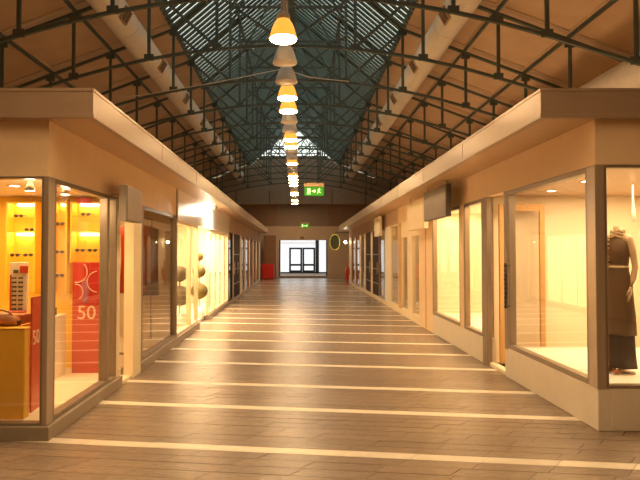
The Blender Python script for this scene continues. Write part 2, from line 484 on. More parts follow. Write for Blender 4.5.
# ================================================================== LAMPS of the nave
t = thing('lamp_rail', 'dark steel rail above the truss chords carrying the row of pendant lamps', 'rail', (-.235, 0, 6.18))
bm = bmesh.new(); add_box(bm, -.04, .04, -6, 35.5, 0, .08); mesh_obj('rail_bar', bm, STEEL, t, (-.235, 0, 6.18))
LX, LZ = -0.22, 4.69
def make_lamp(lit, loc):
    t = thing('pendant_lamp', 'bell-shaped pendant lamp glowing warm yellow in the central row' if lit else 'bell-shaped pendant lamp switched off and grey in the central row', 'pendant lamp', loc, 'lit pendant lamps of the central row' if lit else 'unlit pendant lamps of the central row')
    L = Vector(loc)
    lathe('shade', [(.200, .0), (.196, .03), (.180, .085), (.162, .15), (.135, .215), (.105, .26), (.098, .275), (.092, .275), (.10, .25), (.128, .21), (.155, .148), (.173, .085), (.188, .03), (.192, 0.0), (.200, 0)], SHADEON if lit else SHADEOFF, t, L, 28, cap=False)
    lathe('housing', [(.099, .27), (.099, .33), (.085, .365), (.05, .385), (.03, .39)], LAMPG, t, L, 20)
    bm = bmesh.new()
    add_tube(bm, [(-.022, 0, .38), (-.022, 0, 6.18 - L.z)], .012, 8); add_tube(bm, [(.022, 0, .38), (.022, 0, 6.18 - L.z)], .012, 8)
    mesh_obj('stem', bm, LAMPG, t, L, True)
    if lit:
        lathe('diffuser', [(.188, -.012), (.194, .012), (.19, .03)], RIM, t, L, 28)
    else:
        lathe('diffuser', [(.186, .004), (.186, .012)], LAMPG, t, L, 28)
    return t
protoL = make_lamp(True, (LX, 8.0, LZ)); protoU = make_lamp(False, (LX, 9.025, LZ))
unlit = {1, 2, 5, 6, 9, 10, 12, 13, 18, 19, 22, 23, 25}
for k in range(-10, 27):  # lamps nearer than the first are out of view, added to light the fronts
    if k in (0, 1, -1): continue
    u = k in unlit
    dup(protoU if u else protoL, (LX, 8.0 + 1.025 * k, LZ))

# ================================================================== CANOPIES
def canopy(lab, s, xf, xo, y0, y1, zs, zt):
    t = thing('canopy', lab, 'canopy', (xf, y0, zs))
    w = .05
    box('soffit', xf + s * w, xo, y0 + w, y1, zs, zs + .03, SOFFIT, t, bev=0)
    box('roof_deck', xf + s * w, xo, y0 + w, y1, zt - .06, zt - .02, SOFFIT, t, bev=0)
    box('side_fascia', xf + s * .006, xf + s * w, y0 + .006, y1, zs + .012, zt - .012, FASCIA, t, bev=0)
    box('front_fascia', xf + s * w, xo, y0 + .006, y0 + w, zs + .012, zt - .012, FASCIA, t, bev=0)
    for (a, b) in ((zs - .008, zs + .03), (zt - .03, zt)):
        box('side_trim', xf, xf + s * (w + .02), y0, y1, a, b, FASCIA, t, bev=.003)
        box('front_trim', xf + s * (w + .02), xo, y0, y0 + w + .02, a, b, FASCIA, t, bev=.003)
    y = y0 + 2.4
    while y < y1 - 1:
        box('joint_cover', xf + s * .002, xf + s * .02, y - .006, y + .006, zs + .03, zt - .03, FASCIA, t, bev=0)
        y += 2.4
    return t
canopy('long flat canopy with metal fascia over the yellow shop row', -1, FL, -8.4, 4.70, 31.8, 2.755, 3.00)
canopy('long flat canopy with metal fascia over the mannequin shop row', 1, FR, 7.85, 4.97, 29.9, 2.82, 3.08)

# ================================================================== SHOP FRONTS
WN = [0]; DN = [0]
def window(s, X, y0, y1, z0, z1, fr=.05, fm=ALU, gm=GLASS, mull=(), dep=.09):
    WN[0] += 1
    t = structure('window_%d' % WN[0], (X, (y0 + y1) / 2, z0))
    a, b = X, X + s * dep
    box('jamb', a, b, y0, y0 + fr, z0, z1, fm, t); box('jamb', a, b, y1 - fr, y1, z0, z1, fm, t)
    box('head', a, b, y0 + fr, y1 - fr, z1 - fr, z1, fm, t); box('sill', a, b, y0 + fr, y1 - fr, z0, z0 + fr, fm, t)
    edges = [y0 + fr] + [m for m in mull] + [y1 - fr]
    for m in mull: box('mullion', a, b, m - fr / 2, m + fr / 2, z0 + fr, z1 - fr, fm, t)
    for i in range(len(edges) - 1):
        p0 = edges[i] + (fr / 2 if i else 0); p1 = edges[i + 1] - (fr / 2 if i < len(edges) - 2 else 0)
        box('pane', X + s * .04, X + s * .048, p0, p1, z0 + fr, z1 - fr, gm, t, bev=0)
    return t
def window_front(x0, x1, Y, z0, z1, fr=.05, fm=ALU, gm=GLASS, mull=()):
    WN[0] += 1
    t = structure('window_%d' % WN[0], ((x0 + x1) / 2, Y, z0))
    box('jamb', x0, x0 + fr, Y, Y + .09, z0, z1, fm, t); box('jamb', x1 - fr, x1, Y, Y + .09, z0, z1, fm, t)
    box('head', x0 + fr, x1 - fr, Y, Y + .09, z1 - fr, z1, fm, t); box('sill', x0 + fr, x1 - fr, Y, Y + .09, z0, z0 + fr, fm, t)
    box('pane', x0 + fr, x1 - fr, Y + .04, Y + .048, z0 + fr, z1 - fr, gm, t, bev=0)
    return t
def dark_door(s, X, y0, y1, z0, z1):
    DN[0] += 1
    t = structure('door_%d' % DN[0], (X, (y0 + y1) / 2, z0))
    box('door_leaf', X + s * .02, X + s * .07, y0, y1, z0, z1, DARKDOOR, t)
    for z in (.55, 1.05, 1.55):
        box('rail_strip', X, X + s * .02, y0 + .1, y1 - .1, z, z + .035, ALU, t)
    box('handle', X - s * .04, X, y0 + .1, y0 + .13, .9, 1.3, CHROME, t)
    return t

# ---------------- left row
walll = structure('wall_left')
ZHL, ZSL = 2.27, 2.755
box('header', XL, XL - .1, YL, 9.92, ZHL, ZSL, HEADER, walll, bev=0)
wallfl = structure('wall_front_left')
box('front_header', XL - .1, -8.4, YL, YL + .1, ZHL, ZSL, HEADER, wallfl, bev=0)
box('header_seam', XL + .008, XL - .1, 9.92, 9.98, ZHL - .2, ZSL, ALU, walll, bev=0)
box('white_header', XL + .02, XL - .1, 9.98, 17.3, 2.19, ZSL, HEADW, walll, bev=0)
box('header', XL, XL - .1, 17.3, 31.8, ZHL, ZSL, ENDW, walll, bev=0)
box('front_wall_pier', -8.4, -4.6, YL, YL + .1, 0, ZHL, HEADER, wallfl, bev=0)
bl = structure('baseboard_left', (XL, YL, 0))
box('plinth', XL + .04, XL - .12, YL - .04, 6.82, 0, .12, DARKPL, bl)
box('plinth', XL + .04, XL - .12, 7.25, 12.14, 0, .12, DARKPL, bl)
box('plinth', XL + .02, XL - .12, 13.65, 31.8, 0, .10, DARKPL, bl)
box('front_plinth', XL - .12, -4.6, YL - .04, YL + .12, 0, .12, DARKPL, bl)
box('door_sill', XL + .02, XL - .2, 6.82, 7.25, 0, .04, CREAM, bl)
window_front(-4.6, XL - .04, YL, .12, ZHL, fr=.02)
box('corner_post', XL + .005, XL - .04, YL - .005, YL + .12, .12, ZHL, ALU2, walll)
window(-1, XL, YL + .12, 6.40, .12, ZHL, fr=.045)
window(-1, XL, 6.40, 6.70, .12, ZHL, fr=.03)
box('door_jamb', XL, XL - .1, 6.70, 6.82, .12, ZHL, CREAMF, walll)
box('pillar', XL + .045, XL - .08, 7.235, 7.58, .0, ZHL, CREAMF, walll)
box('post', XL, XL - .1, 7.58, 7.78, .12, ZHL, ALU, walll)
window(-1, XL, 7.78, 9.92, .12, ZHL, gm=GLASSM, fr=.05, mull=())
box('post', XL + .012, XL - .1, 9.92, 9.98, .12, ZHL - .2, ALU, walll)
window(-1, XL, 9.98, 12.14, .12, 2.19, fm=CREAMF, mull=(11.3,))
window(-1, XL, 13.65, 17.3, .10, 2.19, fm=CREAMF, mull=(14.5, 15.4, 16.3), fr=.07)
window(-1, XL, 17.3, 18.5, .10, ZHL, fm=DARKDOOR, gm=GLASSM)
box('post', XL, XL - .1, 18.5, 18.75, .10, ZHL, CREAMF, walll)
dark_door(-1, XL, 18.75, 19.75, .10, ZHL); dark_door(-1, XL, 19.77, 20.9, .10, ZHL)
box('post', XL, XL - .1, 20.9, 21.4, .10, ZHL, CREAMF, walll)
y = 21.4
for wdt, pw in ((1.2, .5), (1.5, .5), (1.5, .4), (1.6, .5), (1.6, .6)):
    window(-1, XL, y, y + wdt, .10, ZHL, fm=ALU if wdt != 1.5 else BROWN, gm=GLASSM)
    box('post', XL, XL - .1, y + wdt, y + wdt + pw, .10, ZHL, CREAMF, walll); y += wdt + pw
box('post', XL, XL - .1, y, 31.8, .10, ZHL, ENDW, walll)
# rooms behind
RN = [0]
def room(s, X, xo, y0, y1, z0, zc, wm, cm, fm):
    RN[0] += 1
    n = RN[0]
    f = structure('floor_shop_%d' % n); c = structure('ceiling_shop_%d' % n); b = structure('wall_shop_%d' % n)
    box('floor_slab', X + s * .12, xo, y0, y1, 0.015, z0, fm, f, bev=0)
    box('ceiling_slab', X + s * .1, xo, y0, y1, zc, zc + .05, cm, c, bev=0)
    box('back_wall', xo, xo + s * .1, y0, y1, 0, zc + .05, wm, b, bev=0)
PN = [0]
def partition(x0, x1, y0, y1, z1, m):
    PN[0] += 1
    box('wall_face', x0, x1, y0, y1, 0, z1, m, structure('wall_partition_%d' % PN[0]), bev=0)
room(-1, XL, -5.6, YL + .12, 7.3, .12, 2.34, CREAM, CREAM, CREAM)
partition(XL - .45, -5.6, 7.3, 7.4, 2.4, YELLOW)
room(-1, XL, -4.4, 7.4, 9.9, .12, 2.34, ORANGE, CREAM, CREAM)
partition(XL - .1, -4.4, 9.9, 10.0, 2.7, CREAM)
room(-1, XL, -4.0, 10.0, 17.3, .08, 2.5, CREAM, WHITE, CREAM)
partition(XL - .1, -4.0, 17.3, 17.4, 2.7, CREAM)
room(-1, XL, -3.8, 17.4, 31.7, .08, 2.5, CREAM, WHITE, CREAM)
partition(XL - .1, -8.4, 31.7, 31.8, 2.75, ENDW)

# ---------------- right row
wallr = structure('wall_right')
ZHR, ZSR, ZP = 2.41, 2.82, .38
box('header', XR, XR + .1, YR, 15.2, ZHR, ZSR, HEADER, wallr, bev=0)
wallfr = structure('wall_front_right')
box('front_header', XR + .1, 7.85, YR, YR + .1, ZHR, ZSR, HEADER, wallfr, bev=0)
box('header', XR, XR + .1, 15.2, 29.9, ZHR, ZSR, ENDW, wallr, bev=0)
br = structure('baseboard_right', (XR, YR, 0))
box('plinth', XR, XR + .12, YR, 7.35, 0, ZP, WHITEPL, br, bev=.006)
box('front_plinth', XR + .12, 6.2, YR, YR + .12, 0, ZP, WHITEPL, br, bev=.006)
box('plinth', XR, XR + .12, 8.02, 11.6, 0, ZP, WHITEPL, br, bev=.006)
box('plinth', XR, XR + .12, 11.6, 29.9, 0, .14, CREAMF, br)
box('door_sill', XR + .02, XR + .3, 7.35, 8.02, 0, .05, CREAM, br)
window_front(XR + .075, 6.2, YR, ZP, ZHR, fr=.03)
box('front_wall_pier', 6.2, 7.85, YR, YR + .1, 0, ZHR, HEADER, wallfr, bev=0)
box('corner_post', XR - .01, XR + .075, YR - .01, YR + .13, ZP, ZHR, ALU2, wallr)
window(1, XR, YR + .13, 7.24, ZP, ZHR, fr=.055)
box('door_jamb', XR - .005, XR + .1, 7.24, 7.35, ZP - .02, ZHR, ALU, wallr)
box('door_jamb', XR - .008, XR + .06, 8.005, 8.22, .0, ZHR, ALU, wallr)
window(1, XR, 8.22, 9.15, ZP, ZHR, fr=.05)
box('post', XR - .004, XR + .1, 9.15, 9.36, ZP, ZHR, HEADER, wallr)
window(1, XR, 9.36, 11.30, ZP, ZHR, fr=.06)
box('wall_panel', XR - .002, XR + .1, 11.30, 12.50, .0, ZHR, HEADER, wallr)
box('panel_edge', XR - .012, XR, 11.85, 11.88, .0, ZHR, WOOD, wallr)
def post(y0, y1, m=CREAMF): box('post', XR, XR + .1, y0, y1, .14, ZHR, m, wallr)
window(1, XR, 12.50, 13.35, .14, ZHR - .35, fm=CREAMF); box('panel_above', XR, XR + .1, 12.5, 14.7, ZHR - .35, ZHR, CREAMF, wallr, bev=0)
box('post', XR, XR + .1, 13.35, 13.85, .14, ZHR - .35, CREAMF, wallr)
window(1, XR, 13.85, 14.7, .14, ZHR - .35, fm=CREAMF, gm=GLASSM)
post(14.7, 15.15, WOOD)
window(1, XR, 15.15, 16.55, .14, ZHR, fm=CREAMF, gm=GLASSM); post(16.55, 17.5, WHITE)
window(1, XR, 17.5, 18.9, .14, ZHR, fm=ALU, gm=GLASSM)
dark_door(1, XR, 18.95, 20.5, .14, ZHR); post(20.5, 20.95)
dark_door(1, XR, 20.95, 22.6, .14, ZHR)
y = 22.6
for wdt, pw in ((1.1, .5), (1.6, .6), (1.5, .6)):
    post(y, y + pw); window(1, XR, y + pw, y + pw + wdt, .14, ZHR, fm=BROWN if pw == .6 else ALU, gm=GLASSM); y += wdt + pw
post(y, 29.9, CREAM)
room(1, XR, 6.2, YR + .12, 7.3, ZP - .005, 2.43, CREAM, SOFFIT, WHITE)
box('ceiling_slab', XR + .1, 6.2, 7.3, 8.1, 2.43, 2.48, SOFFIT, structure('ceiling_shop_entry'), bev=0)
box('floor_slab', XR + .12, 6.2, 7.36, 8.1, .005, .05, CREAMF, structure('floor_shop_entry'), bev=0)
pl = structure('wall_platform'); box('wall_face', XR + .12, 6.2, 7.3, 7.36, 0, ZP, WHITEPL, pl, bev=0)
box('wall_face', 6.2, 6.3, 7.3, 8.1, 0, 2.48, CREAM, pl, bev=0)
# the doorway is lower than the display platform: a cream threshold block
partition(XR + .12, 6.2, 8.1, 8.2, 2.5, CREAM)
room(1, XR, 3.9, 8.2, 11.6, ZP - .005, 2.43, CREAM, CREAM, WHITE)
partition(XR + .1, 3.9, 11.6, 11.7, 2.5, CREAM)
room(1, XR, 4.2, 11.7, 17.0, .1, 2.5, CREAM, CREAM, CREAM)
partition(XR + .1, 4.2, 17.0, 17.1, 2.5, CREAM)
room(1, XR, 4.2, 17.1, 29.8, .1, 2.5, CREAM, CREAM, CREAM)
partition(XR + .1, 7.85, 29.8, 29.9, 2.82, ENDW)
# open door leaf of oak and glass
t = thing('shop_door', 'open oak-framed glass door leaf standing inside the mannequin shop entrance', 'door', (2.82, 7.9, .05))
for a, b in ((2.83, 2.90), (3.40, 3.47)): box('stile', a, b, 7.88, 7.93, .055, 2.30, WOOD, t)
for a, b in ((.055, .2), (2.2, 2.30)): box('rail', 2.90, 3.40, 7.88, 7.93, a, b, WOOD, t)
box('pane', 2.90, 3.40, 7.90, 7.908, .2, 2.2, GLASSC, t, bev=0)
# ribbed pull handle on the window frame
t = thing('pull_handle', 'dark ribbed vertical pull handle on the big display window frame', 'handle', (XR - .05, 7.17, .95))
bm = bmesh.new(); pr = []
for i in range(41):
    pr.append((.019 + .006 * (i % 4 in (1, 2)), .9 + i * .0145))
add_lathe(bm, pr, 12); mesh_obj('grip', bm, DARK, t, (XR - .05, 7.17, 0), True)
for z in (.93, 1.45): tube('bracket', [(0, 0, 0), (.06, 0, 0)], .01, DARK, t, (XR - .055, 7.17, z))

# ---------------- hanging sign boards
def signboard(lab, x0, x1, y0, y1, z0, z1, face, edge, s):
    t = thing('sign_board', lab, 'sign', ((x0 + x1) / 2, (y0 + y1) / 2, z0))
    box('board_core', x0, x1, y0, y1, z0, z1, edge, t)
    xf = x0 if s > 0 else x1
    box('board_face', xf, xf - s * .012, y0 + .012, y1 - .012, z0 + .012, z1 - .012, face, t, bev=.003)
    for yy in (y0 + .15, y1 - .15):
        if s < 0:
            tube('wall_arm', [(0, 0, 0), (XL - x0, 0, 0)], .012, CHROME, t, (x0, yy, z1 - .1)); continue
        ztop_ = ZSR - .001
        tube('hanger', [(0, 0, z1), (0, 0, ztop_)], .012, CHROME, t, ((x0 + x1) / 2, yy, 0))
    return t
signboard('blank grey sign board with dark edge hung beside the wide shop windows', 2.42, 2.50, 9.15, 10.75, 2.21, 2.75, GREY, DGREY, 1)
signboard('blank cream sign board hung next after the grey one', 2.46, 2.54, 10.95, 12.6, 2.10, 2.68, CREAMF, CREAMF, 1)
signboard('blank white sign board low above the cream-framed windows', 2.5, 2.58, 17.3, 18.4, 2.15, 2.75, WHITE, CREAMF, 1)
signboard('blank pinkish grey sign box above the pale yellow pillar', -2.03, -1.95, 6.33, 6.95, 1.97, 2.38, PINKSIGN, GREY, -1)

# flood lamp washing the white header
t = thing('flood_lamp', 'small bright flood lamp under the canopy washing the white header panel', 'lamp', (-1.98, 13.3, 2.755))
box('lamp_body', -2.02, -1.94, 13.15, 13.45, 2.67, 2.725, CHROME, t); tube('lamp_bracket', [(0, 0, 2.72), (0, 0, 2.753)], .012, CHROME, t, (-1.98, 13.3, 0))
box('lamp_lens', -2.026, -2.02, 13.17, 13.43, 2.685, 2.73, BULB, t, bev=0)
area('flood_light', (-1.99, 13.3, 2.64), .25, 110, (1, .86, .66), rot=(0, math.radians(62), 0), sy=.4)

# ================================================================== LEFT SHOP 1: display wall
YB = 7.3
def shelf_unit(lab, x0, x1, zs, lights, zb):
    t = thing('shelf_unit', lab, 'shelves', ((x0 + x1) / 2, YB - .1, zb), 'lit display niches on the yellow wall')
    ztp = 2.26
    box('back_panel', x0, x1, YB - .02, YB, zb, ztp, YELLOW, t, bev=0)
    box('side_panel', x0 - .02, x0, YB - .2, YB, zb, ztp, YELLOW, t); box('side_panel', x1, x1 + .02, YB - .2, YB, zb, ztp, YELLOW, t)
    box('top_panel', x0, x1, YB - .2, YB - .02, ztp - .02, ztp, YELLOW, t)
    for z in zs: box('shelf', x0, x1, YB - .19, YB - .02, z - .008, z, GLASSC if z not in lights else YELLOW, t, bev=0)
    for z in lights:
        box('niche_lamp', x0 + .06, x1 - .06, YB - .07, YB - .03, z - .045, z - .022, STRIPL, t)
    return t
shelf_unit('lit yellow display niche behind the accessory stand', -3.70, -3.36, (2.06, 1.88, 1.56, 1.3), (2.26, 1.88), 1.1)
shelf_unit('narrow bright display niche between two wider niches', -3.13, -2.96, (1.96, 1.6, 1.3), (2.26,), 1.1)
shelf_unit('lit yellow display niche above the red poster', -2.88, -2.53, (2.08, 1.88, 1.62, 1.5), (2.26, 1.88), 1.48)
tg = box('red_tag', -2.82, -2.63, YB - .215, YB - .203, 2.24, 2.31, RED, None); tag(tg, 'small red tag on the top edge of the niche above the poster', 'tag')

def make_glasses(loc, lab):
    t = thing('eyeglasses', lab, 'eyeglasses', loc, 'dark glasses on the niche shelves')
    L = Vector(loc)
    for s in (-1, 1):
        lens = ico('lens', .03, DARK, t, L + Vector((s * .033, 0, .022)), 2, (1, .25, .72))
        tube('temple', [(s * .06, 0, .03), (s * .062, .08, .028), (s * .058, .10, .008)], .004, DARK, t, L, 6)
    tube('bridge', [(-.012, 0, .03), (.012, 0, .03)], .004, DARK, t, L, 6)
    return t
g0 = make_glasses((-3.58, YB - .15, 2.06), 'dark glasses on the upper shelf of the niche behind the stand')
for (x, z, lab) in ((-3.44, 1.885, 'dark glasses on the middle shelf of the niche behind the stand'),
                    (-3.62, 1.56, 'dark glasses on the lower shelf of the niche behind the stand'), (-3.45, 1.56, 'dark glasses on the lower shelf of the niche behind the stand'),
                    (-3.05, 1.96, 'dark glasses on the upper shelf of the narrow bright niche'), (-3.05, 1.6, 'dark glasses on the middle shelf of the narrow bright niche'), (-3.05, 1.3, 'dark glasses on the lowest shelf of the narrow bright niche'),
                    (-2.72, 2.08, 'dark glasses on the upper shelf of the niche above the poster'),
                    (-2.79, 1.62, 'dark glasses on the lower shelf of the niche above the poster'), (-2.63, 1.62, 'dark glasses on the lower shelf of the niche above the poster')):
    dup(g0, (x, YB - .15, z), lab)

# yellow counter with a bag and boxes
t = thing('display_counter', 'yellow display counter standing behind the front window', 'counter', (-3.0, 5.3, .12))
box('counter_body', -3.75, -2.45, 5.03, 5.13, .12, .92, YELLOWC, t, bev=.008)
box('counter_top', -3.75, -2.44, 5.02, 5.13, .92, .935, YELLOWC, t, bev=.004)
box('counter_return', -3.75, -2.585, 5.13, 5.5, .12, .935, YELLOWC, t, bev=.008)
t = thing('leather_bag', 'tan leather bag lying on the yellow counter', 'bag', (-2.69, 5.17, .935))
bm = bmesh.new()
secs = [(-.16, .02), (-.14, .055), (-.06, .075), (.04, .07), (.10, .05), (.125, .015)]
rings = []
for x, r in secs:
    rings.append([bm.verts.new((x, r * 1.05 * math.cos(2 * math.pi * k / 12), max(0, r * .85 + r * .85 * math.sin(2 * math.pi * k / 12)))) for k in range(12)])
for a, b in zip(rings, rings[1:]):
    for k in range(12): bm.faces.new((a[k], a[(k + 1) % 12], b[(k + 1) % 12], b[k]))
bm.faces.new(rings[0]); bm.faces.new(rings[-1])
mesh_obj('bag_body', bm, LEATHER, t, (-2.69, 5.17, .935), True)
tube('strap', [(-.12, -.03, .08), (-.08, -.04, .13), (-.02, -.04, .15), (.04, -.03, .13), (.08, -.02, .08)], .009, LEATHER, t, (-2.69, 5.17, .935), 8)
box('bag_tip', -2.605, -2.565, 5.14, 5.20, .94, .985, DARK, t)
o = box('display_box', -3.0, -2.60, 5.32, 5.48, .935, 1.02, LEATHER, None); tag(o, 'low terracotta display box at the back of the yellow counter', 'box')
# accessory stand
t = thing('accessory_stand', 'slim pale display stand holding rows of small dark accessories', 'display stand', (-2.86, 5.75, .12))
box('foot', -3.0, -2.72, 5.65, 5.9, .12, .15, WHITE, t); box('stand_panel', -2.96, -2.775, 5.74, 5.77, .15, 1.51, CREAMF, t)
box('header_card', -2.85, -2.765, 5.725, 5.74, 1.40, 1.475, REDO, t); box('header_card', -2.915, -2.865, 5.725, 5.74, 1.40, 1.435, SIGNG, t)
box('edge_rail', -2.95, -2.935, 5.73, 5.74, 1.0, 1.38, REDO, t); box('tray', -2.96, -2.775, 5.68, 5.74, 1.0, 1.015, REDO, t)
it = None
rows = [1.35 - .045 * i for i in range(8)] + [.96 - .045 * i for i in range(3)]
for z in rows:
    for xx in (-2.90, -2.835):
        if it is None:
            it = thing('accessory', 'small dark accessory hanging in a row on the pale stand', 'accessory', (xx, 5.72, z), 'accessories on the pale stand')
            ico('pad', .014, DARK, it, (xx - .013, 5.722, z), 1, (1, .6, .8)); ico('pad', .014, DARK, it, (xx + .013, 5.722, z), 1, (1, .6, .8)); tube('hook', [(0, 0, .0), (0, .018, .006)], .004, DARK, it, (xx, 5.722, z), 6)
        else:
            dup(it, (xx, 5.72, z))

# posters
t = thing('poster_panel', 'tall red and mauve poster panel printed with 50 at the back of the yellow shop', 'poster', (-2.645, 6.98, .12))
box('panel', -2.81, -2.48, 6.97, 7.0, .12, .95, REDO, t); box('picture', -2.81, -2.48, 6.97, 7.0, .95, 1.49, RED, t)
bm = bmesh.new()
for (cx_, cz_, r_, a0, a1) in ((-.11, .42, .13, -100, 60), (.15, .30, .13, 80, 280), (-.13, .17, .10, -60, 90)):
    pts = [(cx_ + r_ * math.cos(math.radians(a0 + (a1 - a0) * i / 14)), 0, cz_ + r_ * math.sin(math.radians(a0 + (a1 - a0) * i / 14))) for i in range(15)]
    pts = [p for p in pts if abs(p[0]) < .162 and 0 < p[2] < .53]
    if len(pts) > 2: add_tube(bm, pts, .006, 5)
mesh_obj('printed_rings', bm, PINK, t, (-2.645, 6.966, .95))
ico('printed_shape', .1, MAUVE, t, (-2.65, 6.968, 1.13), 2, (.55, .03, 1.6))
text('printed_number', '50', .24, PINK, t, (-2.63, 6.966, .86), (math.pi / 2, 0, 0))
t = thing('poster_panel', 'narrow orange-red poster panel printed with 50 beside the yellow counter', 'poster', (-2.51, 5.39, .12))
bm = bmesh.new(); add_box(bm, -.15, .15, -.008, .008, 0, 1.07); mesh_obj('panel', bm, REDO, t, (-2.51, 5.39, .12))
text('printed_number', '50', .19, PINK, t, (-2.51, 5.38, .80), (math.pi / 2, 0, 0))
t.children[-1].location = (-.045, -.010, .68)
t.rotation_euler = (0, 0, math.radians(97))
# low table with cubes
t = thing('display_table', 'low cream display block in front of the bright niche', 'display block', (-2.95, 6.75, .12)); box('block', -3.15, -2.86, 6.6, 6.92, .12, .86, CREAM, t, bev=.006)
for (x, y, r, m, lab) in ((-3.07, 6.75, .05, YELLOWC, 'small yellow round box on the cream display block'), (-2.94, 6.72, .045, OLIVE, 'small olive round box on the cream display block'), (-3.0, 6.84, .04, DARK, 'small dark round box on the cream display block')):
    t = thing('round_box', lab, 'box', (x, y, .86)); lathe('drum', [(r, 0), (r, r * 1.6)], m, t, (x, y, .86)); lathe('lid', [(r * 1.06, r * 1.6), (r * 1.06, r * 2), (r * .3, r * 2.1), (r * .2, r * 2.5)], m, t, (x, y, .86))

# spot lamps and downlights
def spotlamp(lab, loc):
    t = thing('spot_lamp', lab, 'spot lamp', loc); L = Vector(loc)
    lathe('mount', [(.03, -.02), (.03, 0)], CHROME, t, L, 16)
    tube('arm', [(0, 0, -.01), (0, 0, -.05)], .01, CHROME, t, L)
    lathe('cone', [(.022, -.04), (.03, -.07), (.05, -.13), (.045, -.13), (.025, -.07)], CHROME, t, L, 20, cap=False)
    lathe('lens', [(.044, -.128), (.044, -.12)], BULB, t, L, 16)
    point('spot_glow', (loc[0], loc[1], loc[2] - .17), 6 * SHOP, (1, .7, .35), .04)
spotlamp('metal cone spot lamp above the yellow counter', (-2.62, 5.45, 2.34))
spotlamp('metal cone spot lamp behind the side window of the yellow shop', (-2.42, 5.8, 2.34))
def downlight(lab, loc, grp):
    t = thing('downlight', lab, 'downlight', loc, grp); L = Vector(loc)
    lathe('ring', [(.075, -.006), (.075, 0), (.05, 0), (.05, -.006), (.075, -.006)], CHROME, t, L, 20, cap=False); lathe('lens', [(.05, -.004), (.05, -.001)], BULB, t, L, 16)
for x, y in ((-3.1, 6.1), (-2.95, 6.7), (-3.6, 5.9)): downlight('round recessed downlight in the yellow shop ceiling', (x, y, 2.34), 'yellow shop downlights')
for x, y in ((3.3, 6.4), (3.35, 7.4), (3.7, 7.1), (4.3, 6.6)): downlight('round recessed downlight in the mannequin shop ceiling', (x, y, 2.43), 'mannequin shop downlights')
for x, y in ((-2.7, 8.3), (-2.9, 9.3)): downlight('round recessed downlight in the terracotta shop ceiling', (x, y, 2.34), 'terracotta shop downlights')

# ---------------- ball topiaries in the bright shop
def topiary(lab, x, y, m, sc, top):
    t = thing('ball_topiary', lab, 'topiary', (x, y, .08))
    lathe('pot', [(.10, 0), (.13, .02), (.15, .26), (.13, .26), (.12, .24)], WHITE, t, (x, y, .08))
    tube('stem', [(0, 0, .25), (0, 0, 1.55 if top else 1.2)], .015, BROWN, t, (x, y, .08))
    for z, r in ((.70, .20), (1.17, .155)) + (((1.52, .10),) if top else ()):
        ico('ball', r * sc, m, t, (x, y, z), 3)
topiary('three-ball olive topiary standing in the open door of the bright shop', -2.38, 13.45, OLIVE, 1.0, True)
topiary('two-ball grey topiary behind the window of the bright shop', -2.52, 11.9, MOSSG, 1.1, False)
# shelving in the bright shop and the shops further on
def shelving(lab, s, x, y0, y1, zb, n=4):
    t = thing('wall_shelves', lab, 'shelves', (x, (y0 + y1) / 2, zb))
    xo = x - s * .3
    for yy in (y0, y1 - .03): box('upright', x, xo, yy, yy + .03, zb, 2.0, WHITE, t)
    for k in range(n): box('shelf', x, xo, y0 + .03, y1 - .03, zb + .15 + k * .45, zb + .18 + k * .45, WHITE, t)
    return t
cols = [RED, YELLOWC, DARK, CREAMF, LEATHER, OLIVE]
def goods(lab, x, y, z, m, h, wd):
    t = thing('gift_box', lab, 'box', (x, y, z)); box('carton', x - .08, x + .08, y - wd / 2, y + wd / 2, z, z + h, m, t); box('lid', x - .084, x + .084, y - wd / 2 - .004, y + wd / 2 + .004, z + h * .72, z + h, CREAMF if m is not CREAMF else WHITE, t)
cn = {RED: 'red', YELLOWC: 'yellow', DARK: 'dark', CREAMF: 'cream', LEATHER: 'brown', OLIVE: 'olive'}
rn = ('lowest', 'second', 'third', 'top')
for (s, x, y0, y1, zb, where) in ((-1, -4.0, 10.6, 12.6, .08, 'in the bright shop'), (-1, -4.0, 14.2, 16.4, .08, 'far in the bright shop'), (-1, -4.4, 7.9, 9.5, .12, 'in the terracotta shop'), (-1, -3.8, 22, 25, .08, 'beyond the dark doors'),
                              (1, 4.2, 12.4, 14.6, .1, 'behind the cream-framed windows'), (1, 4.2, 17.6, 19.5, .1, 'next to the dark doors'), (1, 4.2, 23, 26, .1, 'in the last shop')):
    shelving('white wall shelves ' + where, s, x + s * 0, y0, y1, zb)
    for k in range(4):
        n = 3
        for j in range(n):
            m = cols[(k * 5 + j * 2 + int(y0)) % 6]
            goods('%s gift box on the %s shelf %s' % (cn[m], rn[k], where), x - s * .16, y0 + .3 + (y1 - y0 - .6) * j / 2, zb + .18 + k * .45, m, .2 + .06 * (j % 2), .22)

